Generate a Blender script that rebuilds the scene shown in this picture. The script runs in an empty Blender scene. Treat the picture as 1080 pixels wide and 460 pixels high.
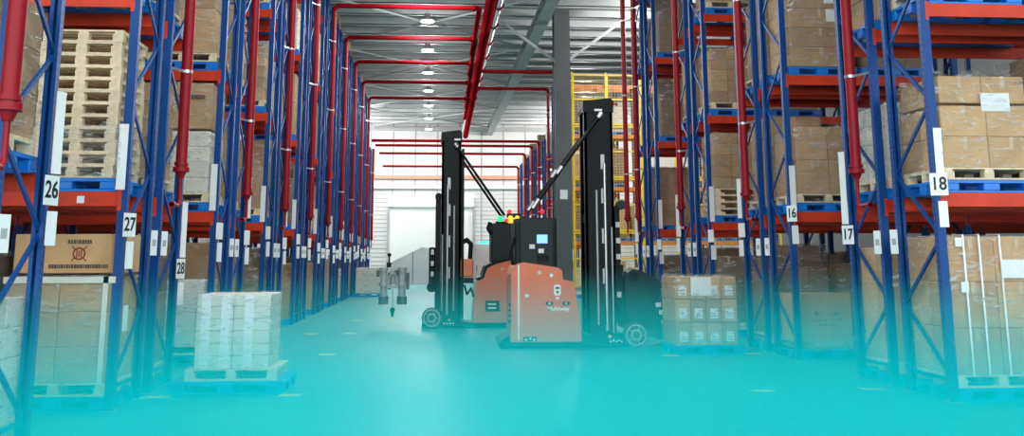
import bpy, math, random
from math import sin, cos, pi
from mathutils import Vector, Matrix
random.seed(7)
SC = bpy.context.scene
COL = SC.collection

# ------------------------------------------------------------------ camera, sky, exposure
F, YAW, PIT, ROL, PPY = 1031.3154, 0.0829, 0.1809, 0.0024, 85.268
cam = bpy.data.objects.new('camera', bpy.data.cameras.new('camera'))
COL.objects.link(cam); SC.camera = cam
cam.data.sensor_width = 36.0; cam.data.sensor_fit = 'HORIZONTAL'
cam.data.lens = 36.0 * F / 1080.0
cam.data.shift_y = -(230.0 - PPY) / 1080.0
cam.data.clip_end = 400
r0 = Vector((cos(YAW), -sin(YAW), 0)); fh = Vector((sin(YAW), cos(YAW), 0))
fw = fh * cos(PIT) + Vector((0, 0, sin(PIT))); u0 = -fh * sin(PIT) + Vector((0, 0, cos(PIT)))
rr = r0 * cos(ROL) - u0 * sin(ROL); uu = r0 * sin(ROL) + u0 * cos(ROL)
cam.matrix_world = Matrix(((rr.x, uu.x, -fw.x, 0), (rr.y, uu.y, -fw.y, 0), (rr.z, uu.z, -fw.z, 1.6), (0, 0, 0, 1)))

SC.view_settings.view_transform = 'Standard'
SC.view_settings.look = 'None'
SC.view_settings.gamma = 1.0
SC.view_settings.use_curve_mapping = False
SC.view_settings.exposure = 0.16
SKY = 2.7
LAMP_W = 190.0
w = bpy.data.worlds.new('sky'); SC.world = w; w.use_nodes = True
w.node_tree.nodes['Background'].inputs[0].default_value = (0.93, 0.97, 1.0, 1)
w.node_tree.nodes['Background'].inputs[1].default_value = SKY
cy = SC.cycles
cy.use_denoising = True
cy.max_bounces = 6; cy.diffuse_bounces = 4; cy.glossy_bounces = 3; cy.transmission_bounces = 4
cy.transparent_max_bounces = 24; cy.volume_bounces = 2
cy.sample_clamp_indirect = 6.0
cy.caustics_reflective = False; cy.caustics_refractive = False

# ------------------------------------------------------------------ helpers
def tag(o, label=None, cat=None, group=None, kind=None):
    if label: o['label'] = label
    if cat: o['category'] = cat
    if group: o['group'] = group
    if kind: o['kind'] = kind
    return o

def empty(name, loc=(0, 0, 0), rz=0.0, parent=None):
    o = bpy.data.objects.new(name, None); COL.objects.link(o)
    o.location = loc; o.rotation_euler = (0, 0, rz); o.empty_display_size = 0.1
    if parent: o.parent = parent
    return o

def copy_tree(o, parent=None):
    c = o.copy(); COL.objects.link(c)
    if parent: c.parent = parent
    for ch in list(o.children): copy_tree(ch, c)
    return c

def drop_tree(o):
    for ch in list(o.children): drop_tree(ch)
    bpy.data.objects.remove(o)

class MB:
    def __init__(s): s.v = []; s.f = []; s.sm = []
    def add(s, vs, fs, smooth=False):
        b = len(s.v); s.v += [tuple(p) for p in vs]
        for f in fs: s.f.append([i + b for i in f]); s.sm.append(smooth)
        return s
    def box(s, x0, x1, y0, y1, z0, z1):
        vs = [(x0, y0, z0), (x1, y0, z0), (x1, y1, z0), (x0, y1, z0), (x0, y0, z1), (x1, y0, z1), (x1, y1, z1), (x0, y1, z1)]
        return s.add(vs, [(0, 3, 2, 1), (4, 5, 6, 7), (0, 1, 5, 4), (1, 2, 6, 5), (2, 3, 7, 6), (3, 0, 4, 7)])
    def cbox(s, x0, x1, y0, y1, z0, z1, c=0.01):     # box with all edges chamfered
        X = (x0, x1); Y = (y0, y1); Z = (z0, z1); vs = []; idx = {}
        for i in (0, 1):
            for j in (0, 1):
                for k in (0, 1):
                    sx = c if i == 0 else -c; sy = c if j == 0 else -c; sz = c if k == 0 else -c
                    idx[i, j, k, 0] = len(vs); vs.append((X[i], Y[j] + sy, Z[k] + sz))
                    idx[i, j, k, 1] = len(vs); vs.append((X[i] + sx, Y[j], Z[k] + sz))
                    idx[i, j, k, 2] = len(vs); vs.append((X[i] + sx, Y[j] + sy, Z[k]))
        fs = []
        def q(l): fs.append(l)
        for i in (0, 1):
            l = [idx[i, a, b, 0] for a, b in ((0, 0), (0, 1), (1, 1), (1, 0))]; q(l if i == 0 else l[::-1])
            l = [idx[a, i, b, 1] for a, b in ((0, 0), (1, 0), (1, 1), (0, 1))]; q(l if i == 0 else l[::-1])
            l = [idx[a, b, i, 2] for a, b in ((0, 0), (0, 1), (1, 1), (1, 0))]; q(l if i == 0 else l[::-1])
        for i in (0, 1):
            for j in (0, 1):
                l = [idx[i, j, 0, 0], idx[i, j, 1, 0], idx[i, j, 1, 1], idx[i, j, 0, 1]]; q(l)
                l = [idx[i, 0, j, 0], idx[i, 1, j, 0], idx[i, 1, j, 2], idx[i, 0, j, 2]]; q(l)
                l = [idx[0, i, j, 1], idx[1, i, j, 1], idx[1, i, j, 2], idx[0, i, j, 2]]; q(l)
                for k in (0, 1): fs.append([idx[i, j, k, 0], idx[i, j, k, 1], idx[i, j, k, 2]])
        uniq = []; seen = set()
        for f in fs:
            key = tuple(sorted(f))
            if key not in seen: seen.add(key); uniq.append(f)
        return s.add(vs, uniq)
    def cyl(s, p, q, r, n=12, r2=None, smooth=True, caps=True):
        p = Vector(p); q = Vector(q); d = (q - p).normalized(); r2 = r if r2 is None else r2
        a = d.orthogonal().normalized(); b = d.cross(a); vs = []
        for i in range(n):
            t = 2 * pi * i / n; o = a * cos(t) + b * sin(t)
            vs += [p + o * r, q + o * r2]
        s.add(vs, [(2 * i, 2 * ((i + 1) % n), 2 * ((i + 1) % n) + 1, 2 * i + 1) for i in range(n)], smooth)
        if caps:
            s.add([vs[2 * i] for i in range(n)], [list(range(n))[::-1]]); s.add([vs[2 * i + 1] for i in range(n)], [list(range(n))])
        return s
    def bar(s, p, q, a, b, up=(0, 0, 1)):            # rectangular bar from p to q, section a x b
        p = Vector(p); q = Vector(q); d = (q - p).normalized(); u = Vector(up)
        if abs(d.dot(u)) > .99: u = Vector((0, 1, 0))
        x = d.cross(u).normalized(); y = x.cross(d)
        vs = [e + x * sx * a / 2 + y * sy * b / 2 for e in (p, q) for sx, sy in ((-1, -1), (1, -1), (1, 1), (-1, 1))]
        return s.add(vs, [(0, 1, 2, 3), (7, 6, 5, 4), (0, 4, 5, 1), (1, 5, 6, 2), (2, 6, 7, 3), (3, 7, 4, 0)])
    def prism(s, poly, y0, y1, plane='xz'):          # outline in plane, extruded along the third axis
        n = len(poly)
        def P(a, b, c): return {'xz': (a, c, b), 'xy': (a, b, c), 'yz': (c, a, b)}[plane]
        vs = [P(a, b, y0) for a, b in poly] + [P(a, b, y1) for a, b in poly]
        return s.add(vs, [list(range(n)), list(range(2 * n - 1, n - 1, -1))] + [(i, i + n, (i + 1) % n + n, (i + 1) % n) for i in range(n)])
    def tube(s, pts, r, n=10):
        pts = [Vector(p) for p in pts]
        for i in range(len(pts) - 1): s.cyl(pts[i], pts[i + 1], r, n, caps=(i in (0, len(pts) - 2)))
        for p in pts[1:-1]: s.ball(p, r, 8, 6)
        return s
    def ball(s, c, r, n=12, m=8, sz=1.0):
        c = Vector(c); vs = [c + Vector((0, 0, r * sz))]
        for j in range(1, m):
            for i in range(n):
                a = pi * j / m; t = 2 * pi * i / n
                vs.append(c + Vector((r * sin(a) * cos(t), r * sin(a) * sin(t), r * cos(a) * sz)))
        vs.append(c - Vector((0, 0, r * sz))); fs = []
        for i in range(n): fs.append((0, 1 + i, 1 + (i + 1) % n))
        for j in range(m - 2):
            for i in range(n):
                a = 1 + j * n + i; b = 1 + j * n + (i + 1) % n; fs.append((a, a + n, b + n, b))
        L = len(vs) - 1
        for i in range(n): fs.append((L, 1 + (m - 2) * n + (i + 1) % n, 1 + (m - 2) * n + i))
        return s.add(vs, fs, True)
    def ring(s, c, R, r, axis='y', n=28, m=8):
        vs = []; fs = []
        for i in range(n):
            t = 2 * pi * i / n
            for j in range(m):
                a = 2 * pi * j / m; rad = R + r * cos(a); h = r * sin(a)
                p = (rad * cos(t), h, rad * sin(t)) if axis == 'y' else (rad * cos(t), rad * sin(t), h)
                vs.append((c[0] + p[0], c[1] + p[1], c[2] + p[2]))
        for i in range(n):
            for j in range(m):
                fs.append((i * m + j, ((i + 1) % n) * m + j, ((i + 1) % n) * m + (j + 1) % m, i * m + (j + 1) % m))
        return s.add(vs, fs, True)
    def mesh(s, name, mats):
        me = bpy.data.meshes.new(name); me.from_pydata(s.v, [], s.f)
        me.polygons.foreach_set('use_smooth', s.sm)
        for m in (mats if isinstance(mats, (list, tuple)) else [mats]): me.materials.append(m)
        me.validate(); me.update()
        import bmesh
        bm = bmesh.new(); bm.from_mesh(me); bmesh.ops.recalc_face_normals(bm, faces=bm.faces); bm.to_mesh(me); bm.free()
        return me
    def build(s, name, mats, parent=None, loc=(0, 0, 0), rz=0.0):
        return put(name, s.mesh(name, mats), parent, loc, rz)

def put(name, me, parent=None, loc=(0, 0, 0), rz=0.0):
    o = bpy.data.objects.new(name, me); COL.objects.link(o)
    o.location = loc; o.rotation_euler = (0, 0, rz)
    if parent: o.parent = parent
    return o

def struct(name, mb, m):
    o = mb.build(name, m); o['kind'] = 'structure'; return o

def text_mesh(txt, size, m, bold=0.0):
    cu = bpy.data.curves.new('txt', 'FONT'); cu.body = txt; cu.size = size; cu.extrude = 0.0015; cu.offset = bold
    cu.align_x = 'CENTER'; cu.align_y = 'CENTER'
    o = bpy.data.objects.new('txt', cu); COL.objects.link(o)
    bpy.context.view_layer.update()
    me = bpy.data.meshes.new_from_object(o.evaluated_get(bpy.context.evaluated_depsgraph_get()))
    bpy.data.objects.remove(o); me.name = 'lettering'; me.materials.clear(); me.materials.append(m)
    return me

# ------------------------------------------------------------------ materials
def base_mat(name):
    m = bpy.data.materials.new(name); m.use_nodes = True
    nt = m.node_tree; return m, nt, nt.nodes['Principled BSDF'], nt.nodes, nt.links

def mat(name, rgb, rough=0.5, metal=0.0, var=0.12, scale=6.0, bump=0.0, objvar=0.0, coat=0.0, spec=0.5):
    m, nt, b, N, L = base_mat(name)
    b.inputs['Roughness'].default_value = rough; b.inputs['Metallic'].default_value = metal
    b.inputs['Specular IOR Level'].default_value = spec; b.inputs['Coat Weight'].default_value = coat
    tc = N.new('ShaderNodeTexCoord'); nz = N.new('ShaderNodeTexNoise'); nz.inputs['Scale'].default_value = scale; nz.inputs['Detail'].default_value = 4
    L.new(tc.outputs['Object'], nz.inputs['Vector'])
    mr = N.new('ShaderNodeMapRange'); mr.inputs[1].default_value = .3; mr.inputs[2].default_value = .7
    mr.inputs[3].default_value = 1 - var; mr.inputs[4].default_value = 1 + var; L.new(nz.outputs['Fac'], mr.inputs[0])
    hs = N.new('ShaderNodeHueSaturation'); hs.inputs['Color'].default_value = (*rgb, 1)
    if objvar:
        oi = N.new('ShaderNodeObjectInfo'); m2 = N.new('ShaderNodeMapRange'); m2.inputs[3].default_value = 1 - objvar; m2.inputs[4].default_value = 1 + objvar
        L.new(oi.outputs['Random'], m2.inputs[0]); mu = N.new('ShaderNodeMath'); mu.operation = 'MULTIPLY'
        L.new(mr.outputs[0], mu.inputs[0]); L.new(m2.outputs[0], mu.inputs[1]); L.new(mu.outputs[0], hs.inputs['Value'])
    else: L.new(mr.outputs[0], hs.inputs['Value'])
    L.new(hs.outputs['Color'], b.inputs['Base Color'])
    if bump:
        bp = N.new('ShaderNodeBump'); bp.inputs['Strength'].default_value = bump; bp.inputs['Distance'].default_value = .01
        L.new(nz.outputs['Fac'], bp.inputs['Height']); L.new(bp.outputs['Normal'], b.inputs['Normal'])
    return m

def glow(name, rgb, s):
    m, nt, b, N, L = base_mat(name)
    b.inputs['Base Color'].default_value = (*rgb, 1); b.inputs['Emission Color'].default_value = (*rgb, 1); b.inputs['Emission Strength'].default_value = s
    return m

def post_mat():                                        # painted steel with two lines of punched slots
    m, nt, b, N, L = base_mat('blue_post_paint')
    tc = N.new('ShaderNodeTexCoord'); sp = N.new('ShaderNodeSeparateXYZ'); L.new(tc.outputs['Object'], sp.inputs[0])
    def M(op, a, c=None, d=None):
        n = N.new('ShaderNodeMath'); n.operation = op
        for i, x in enumerate((a, c, d)):
            if x is None: continue
            if isinstance(x, (int, float)): n.inputs[i].default_value = x
            else: L.new(x, n.inputs[i])
        return n.outputs[0]
    fz = M('FRACT', M('MULTIPLY', sp.outputs['Z'], 1 / .075)); az = M('LESS_THAN', M('ABSOLUTE', M('SUBTRACT', fz, .5)), .24)
    ay = M('LESS_THAN', M('ABSOLUTE', M('SUBTRACT', M('ABSOLUTE', sp.outputs['Y']), .020)), .006)
    ax = M('GREATER_THAN', M('ABSOLUTE', sp.outputs['X']), .035)
    k = M('MULTIPLY', M('MULTIPLY', az, ay), ax)
    mx = N.new('ShaderNodeMix'); mx.data_type = 'RGBA'; L.new(k, mx.inputs[0])
    mx.inputs[6].default_value = (.004, .062, .255, 1); mx.inputs[7].default_value = (.10, .17, .34, 1)
    L.new(mx.outputs[2], b.inputs['Base Color']); b.inputs['Roughness'].default_value = .4; b.inputs['Specular IOR Level'].default_value = .25
    return m

def wrap_mat():                                        # clear stretch film: highlights put in as pale glossy streaks and patches
    m, nt, b, N, L = base_mat('clear_stretch_film')
    tc = N.new('ShaderNodeTexCoord'); mp = N.new('ShaderNodeMapping'); mp.inputs['Scale'].default_value = (2.0, 2.0, 5.0)
    mp.inputs['Rotation'].default_value = (.35, .3, 0)
    L.new(tc.outputs['Object'], mp.inputs[0])
    nz = N.new('ShaderNodeTexNoise'); nz.inputs['Scale'].default_value = 1.7; nz.inputs['Detail'].default_value = 5; nz.inputs['Distortion'].default_value = 2.2
    L.new(mp.outputs[0], nz.inputs['Vector'])
    cr = N.new('ShaderNodeMapRange'); cr.inputs[1].default_value = .54; cr.inputs[2].default_value = .74; cr.inputs[3].default_value = .04; cr.inputs[4].default_value = .55
    L.new(nz.outputs['Fac'], cr.inputs[0])
    m3 = N.new('ShaderNodeMapping'); m3.inputs['Scale'].default_value = (1.2, 1.2, 7.0); m3.inputs['Rotation'].default_value = (.25, -.45, .2); L.new(tc.outputs['Object'], m3.inputs[0])
    n3 = N.new('ShaderNodeTexNoise'); n3.inputs['Scale'].default_value = 2.4; n3.inputs['Detail'].default_value = 3; n3.inputs['Distortion'].default_value = .8; L.new(m3.outputs[0], n3.inputs['Vector'])
    sb = N.new('ShaderNodeMath'); sb.operation = 'SUBTRACT'; sb.inputs[1].default_value = .5; L.new(n3.outputs['Fac'], sb.inputs[0])
    ab = N.new('ShaderNodeMath'); ab.operation = 'ABSOLUTE'; L.new(sb.outputs[0], ab.inputs[0])
    ln = N.new('ShaderNodeMapRange'); ln.inputs[1].default_value = .0; ln.inputs[2].default_value = .022; ln.inputs[3].default_value = .55; ln.inputs[4].default_value = 0; L.new(ab.outputs[0], ln.inputs[0])
    ml = N.new('ShaderNodeMath'); ml.operation = 'MULTIPLY'; L.new(ln.outputs[0], ml.inputs[0]); L.new(nz.outputs['Fac'], ml.inputs[1])
    sm = N.new('ShaderNodeMath'); sm.operation = 'ADD'; sm.use_clamp = True; L.new(cr.outputs[0], sm.inputs[0]); L.new(ml.outputs[0], sm.inputs[1])
    tr = N.new('ShaderNodeBsdfTransparent'); tr.inputs[0].default_value = (.97, .97, .97, 1); b.inputs['Base Color'].default_value = (.74, .76, .77, 1); b.inputs['Roughness'].default_value = .16
    bp = N.new('ShaderNodeBump'); bp.inputs['Strength'].default_value = .8; bp.inputs['Distance'].default_value = .04
    L.new(nz.outputs['Fac'], bp.inputs['Height']); L.new(bp.outputs['Normal'], b.inputs['Normal'])
    mx = N.new('ShaderNodeMixShader'); L.new(sm.outputs[0], mx.inputs[0]); L.new(tr.outputs[0], mx.inputs[1]); L.new(b.outputs[0], mx.inputs[2])
    L.new(mx.outputs[0], N['Material Output'].inputs['Surface']); return m

def floor_mat():
    m, nt, b, N, L = base_mat('turquoise_epoxy_floor')
    tc = N.new('ShaderNodeTexCoord')
    n1 = N.new('ShaderNodeTexNoise'); n1.inputs['Scale'].default_value = .35; n1.inputs['Detail'].default_value = 6
    mp = N.new('ShaderNodeMapping'); mp.inputs['Scale'].default_value = (.35, 2.5, 1); L.new(tc.outputs['Object'], mp.inputs[0])
    n2 = N.new('ShaderNodeTexNoise'); n2.inputs['Scale'].default_value = .6; n2.inputs['Detail'].default_value = 8
    L.new(tc.outputs['Object'], n1.inputs['Vector']); L.new(mp.outputs[0], n2.inputs['Vector'])
    ad = N.new('ShaderNodeMath'); ad.operation = 'ADD'; L.new(n1.outputs['Fac'], ad.inputs[0]); L.new(n2.outputs['Fac'], ad.inputs[1])
    rp = N.new('ShaderNodeValToRGB'); e = rp.color_ramp.elements
    e[0].position = .35; e[0].color = (*FLOOR_A, 1); e[1].position = .65; e[1].color = (*FLOOR_B, 1)
    h = N.new('ShaderNodeMath'); h.operation = 'MULTIPLY'; h.inputs[1].default_value = .5; L.new(ad.outputs[0], h.inputs[0]); L.new(h.outputs[0], rp.inputs[0])
    L.new(rp.outputs[0], b.inputs['Base Color'])
    mr = N.new('ShaderNodeMapRange'); mr.inputs[3].default_value = .32; mr.inputs[4].default_value = .52; L.new(n2.outputs['Fac'], mr.inputs[0]); L.new(mr.outputs[0], b.inputs['Roughness'])
    return m

FLOOR_A = (.030, .235, .25); FLOOR_B = (.055, .30, .31)
M = {}
M['floor'] = floor_mat()
M['post'] = post_mat()
M['blue'] = mat('blue_steel_paint', (.004, .062, .255), .4, var=.15, scale=3, spec=.25)
M['beam'] = mat('red_orange_beam_paint', (.66, .045, .013), .42, var=.12, scale=3, spec=.3)
M['orange'] = mat('pale_orange_beam_paint', (.75, .22, .06), .45)
M['pipe'] = mat('red_pipe_paint', (.32, .005, .013), .45, var=.10, scale=2, spec=.3)
M['pipe2'] = mat('matt_red_pipe_paint', (.27, .006, .012), .7, var=.10, scale=2, spec=0.0)
M['steel'] = mat('bright_steel', (.62, .63, .64), .3, .8, var=.08)
M['grey'] = mat('grey_steel_paint', (.10, .112, .118), .5, var=.1, scale=1)
M['lgrey'] = mat('light_grey_steel', (.45, .46, .46), .5, var=.08, scale=1)
M['roof'] = mat('roof_deck_sheet', (.30, .32, .32), .5, .2, var=.12, scale=.6)
M['purlin'] = mat('galvanised_purlin', (.60, .62, .62), .4, .3, var=.1, scale=1)
M['wall'] = mat('white_wall_panel', (.78, .75, .74), .6, var=.04, scale=.5)
M['wall2'] = mat('grey_side_wall_panel', (.16, .165, .17), .6, var=.06, scale=.5)
M['seam'] = mat('wall_seam_strip', (.42, .42, .42), .6)
M['door'] = mat('white_door_sheet', (.92, .91, .89), .55, var=.02, scale=.3)
M['girt'] = mat('salmon_girt_paint', (.80, .36, .25), .5)
M['white'] = mat('white_plate', (.92, .92, .92), .45, var=.03, scale=2)
M['black'] = mat('black_ink', (.012, .012, .013), .5, var=.02)
M['ink'] = mat('dark_print', (.11, .08, .06), .7, var=.1)
M['redink'] = mat('red_print', (.30, .055, .035), .7, var=.1)
M['card'] = mat('brown_cardboard', (.53, .32, .155), .75, var=.12, scale=4, objvar=.22)
M['card2'] = mat('dark_cardboard', (.25, .165, .10), .75, var=.14, scale=4, objvar=.25)
M['cream'] = mat('cream_carton', (.74, .71, .62), .7, var=.06, scale=3, objvar=.05)
M['tape'] = mat('packing_tape', (.58, .44, .28), .25, var=.08)
M['paper'] = mat('paper_sheet', (.82, .83, .83), .6, var=.03)
M['film'] = wrap_mat()
M['wood'] = mat('pale_pallet_wood', (.82, .66, .45), .7, var=.18, scale=9, objvar=.08)
M['plastic'] = mat('blue_pallet_plastic', (.008, .20, .70), .38, var=.08, scale=3)
M['yellow'] = mat('yellow_guard_paint', (.82, .56, .03), .45)
M['mark'] = mat('yellow_floor_tape', (.72, .62, .06), .6)
M['truck'] = mat('orange_truck_paint', (.78, .165, .062), .38, var=.06, scale=2, coat=.15)
M['dark'] = mat('charcoal_steel', (.0045, .007, .008), .45, var=.15, scale=3, spec=.18)
M['dark2'] = mat('dark_grey_panel', (.017, .024, .026), .45, var=.1, scale=2, spec=.22)
M['rubber'] = mat('grey_wheel_tread', (.05, .052, .054), .6)
M['silver'] = mat('silver_plate', (.44, .46, .46), .35, .3, var=.12, scale=2)
M['lamp'] = glow('lamp_glow', (.82, 1.0, .96), 6)
M['amber'] = glow('amber_glow', (1.0, .34, .02), 1.6)
M['green'] = glow('green_glow', (.02, .9, .25), 1.1)
M['redl'] = glow('red_glow', (.9, .015, .03), 1.0)
M['screen'] = glow('screen_glow', (.22, .45, 1.0), 1.0)
M['cyanl'] = glow('cyan_glow', (.05, .85, .70), 1.1)

# ------------------------------------------------------------------ the hall
XL, XR, YL, YR = -3.4312, 5.9204, 11.3086, 11.0271
FR, FL_, AI = 1.0462, .3805, 2.2515
PER = 2 * FR + FL_ + AI
LEVELS = (2.20, 4.49, 6.75, 8.95)                       # underside of the shelf beams
BH = .16
SHELF = [0.0] + [z + BH for z in LEVELS]
ZR = 11.5; YW = 72.0; WX0, WX1 = -18.0, 24.0
struct('floor', MB().box(WX0, WX1, -14, YW, -.2, 0), M['floor'])
c = MB()
x = WX0
c.add([(WX0, -2, ZR), (WX1, -2, ZR), (WX1, YW, ZR), (WX0, YW, ZR)], [(0, 1, 2, 3)])
ys = []; y = -2.0
while y < YW - .3:
    c.box(WX0, WX1, y, y + .16, ZR - .045, ZR + .01); y += .5
struct('ceiling', c, M['roof'])
struct('wall_left', MB().box(WX0 - .2, WX0, -2, YW, 0, ZR), M['wall2'])
struct('wall_right', MB().box(WX1, WX1 + .2, -2, YW, 0, ZR), M['wall2'])
DX0, DX1, DZ = -2.95, 3.05, 6.1
wm = MB().box(WX0, DX0, YW, YW + .25, 0, ZR).box(DX1, WX1, YW, YW + .25, 0, ZR).box(DX0, DX1, YW, YW + .25, DZ, ZR)
struct('wall_back', wm, M['wall'])
y = WX0 + .6; sm = MB(); 
while y < WX1:
    if not (DX0 - .2 < y < DX1 + .2): sm.box(y, y + .09, YW - .05, YW, 0, ZR)
    else: sm.box(y, y + .09, YW - .05, YW, DZ + .1, ZR)
    y += 1.62
for k in range(26):
    z = .3 + k * .3
    if z < 6.5: sm.box(DX1 + .15, WX1, YW - .03, YW, z, z + .03); sm.box(WX0, DX0 - .15, YW - .03, YW, z, z + .03)
struct('trim_1', sm, M['seam'])
dm = MB().box(DX0, DX1, YW + .05, YW + .15, 0, DZ - .7)
for k in range(12): dm.box(DX0 + .05, DX1 - .05, YW + .045, YW + .05, .3 + k * .43, .32 + k * .43)
dd = struct('door_1', dm, M['door'])
o = MB().box(DX0 - .1, DX1 + .1, YW - .25, YW + .02, DZ - .7, DZ + .05).build('door_header', M['door'], dd)
o = MB().box(DX0 - .15, DX0, YW - .12, YW, 0, DZ - .7).box(DX1, DX1 + .15, YW - .12, YW, 0, DZ - .7).build('door_frame', M['lgrey'], dd)
struct('trim_2', MB().box(WX0, WX1, YW - .25, YW - .05, 7.42, 7.68), M['girt'])
struct('trim_3', MB().box(WX0, WX1, YW - .28, YW - .05, 6.70, 6.92), M['white'])
struct('trim_4', MB().box(WX0, WX1, YW - .3, YW - .05, 10.95, 11.25), M['lgrey'])
n = 5; y = 1.0
while y < YW - 1:                                        # roof purlins, one C section each
    p = MB().box(WX0, WX1, y, y + .05, ZR - .36, ZR - .05).box(WX0, WX1, y, y + .2, ZR - .36, ZR - .33)
    struct('trim_%d' % n, p, M['purlin']); n += 1; y += 1.75
for xx, hw in ((4.25, .24), (-8.5, .2), (13.5, .2)):      # long roof girders running down the hall
    p = MB().box(xx - hw, xx + hw, 2, YW, ZR - .42, ZR - .38).box(xx - hw, xx + hw, 2, YW, ZR - .85, ZR - .81).box(xx - .03, xx + .03, 2, YW, ZR - .81, ZR - .42)
    struct('trim_%d' % n, p, M['lgrey']); n += 1
for i, y in enumerate((34, 43, 52, 61)):                   # crossed roof rods
    for s in (1, -1):
        p = MB().cyl((-4.5 if s > 0 else 4.2, y, ZR - .5), (4.2 if s > 0 else -4.5, y + 9, ZR - .5), .045, 8)
        struct('trim_%d' % n, p, M['lgrey']); n += 1
for (a, b) in (((4.9, 36.4, 8.9), (2.2, 36.4, 10.9)), ((4.9, 36.4, 8.9), (7.6, 36.4, 10.9))):
    struct('trim_%d' % n, MB().bar(a, b, .1, .1), M['lgrey']); n += 1
cx, cyy = 4.93, 36.5
p = MB().box(cx - .30, cx + .30, cyy - .30, cyy - .26, 0, ZR - .4).box(cx - .30, cx + .30, cyy + .26, cyy + .30, 0, ZR - .4).box(cx - .02, cx + .02, cyy - .26, cyy + .26, 0, ZR - .4)
struct('trim_%d' % n, p, M['grey']); n += 1
struct('trim_%d' % n, MB().box(cx - .14, cx + .14, cyy - .315, cyy - .30, 3.8, 4.15), M['white']); n += 1

# ------------------------------------------------------------------ pallet racks
BAY = 3.0; PW, PD = .10, .085
def post_mesh(H):
    a, b, t = PW / 2, PD / 2, .014
    poly = [(-a, -b), (a, -b), (a, b), (a - .035, b), (a - .035, b - t), (a - t, b - t), (a - t, -b + t), (-a + t, -b + t), (-a + t, b - t), (-a + .035, b - t), (-a + .035, b), (-a, b)]
    return MB().prism(poly, .008, H, 'xy').mesh('upright_post', M['post'])
def foot_mesh():
    m = MB().box(-.075, .075, -.065, .065, 0, .008)
    for sx in (-.06, .06): m.cyl((sx, 0, .008), (sx, 0, .03), .011, 6)
    return m.mesh('foot_plate', M['steel'])
def brace_mesh(H, flip):
    m = MB(); y0, y1 = PD / 2 - .02, FR - PD / 2 + .02
    A = (lambda y: FR - y) if flip else (lambda y: y)
    z = .25; m.bar((0, A(y0), z), (0, A(y1), z), .03, .04); side = 0
    while z + .8 < H - .1:
        ya, yb = (y0, y1) if side == 0 else (y1, y0)
        m.bar((0, A(ya), z), (0, A(yb), z + .8), .028, .042); z += .8; side ^= 1
    m.bar((0, A(y0), z + .06), (0, A(y1), z + .06), .03, .04)
    return m.mesh('bracing', M['blue'])
def beam_mesh(m_):
    m = MB().box(PW / 2 + .004, BAY - PW / 2 - .004, -.024, .024, 0, BH - .035).box(PW / 2 + .004, BAY - PW / 2 - .004, -.024, .004, BH - .035, BH)
    return m.mesh('shelf_beam', m_)
CONN = MB().box(PW / 2 - .002, PW / 2 + .006, -.03, .03, -.06, BH + .03).box(.012, PW / 2 + .004, -.046, -.042, -.05, BH + .02).mesh('beam_connector', M['beam'])
FOOT = foot_mesh(); BEAM = beam_mesh(M['beam']); BEAMO = beam_mesh(M['orange'])
PM = {}; BM = {}
for H in (10.05, 7.8):
    PM[H] = post_mesh(H)
    for fl in (0, 1): BM[H, fl] = brace_mesh(H, fl)
STRIP = MB().box(-.004, .004, -.05, .05, 0, .74).box(-.007, -.004, -.052, .052, 0, .03).box(-.007, -.004, -.052, .052, .71, .74).mesh('placard', M['white'])
SHORT = MB().box(-.003, .003, -.055, .055, 0, .30).mesh('placard', M['white'])
PLATE = MB().box(-.003, .003, -.095, .095, 0, .26).mesh('number_plate', M['white'])
BARCODE = MB().box(-.005, -.003, -.03, .03, .11, .19).mesh('barcode', M['lgrey'])

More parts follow.
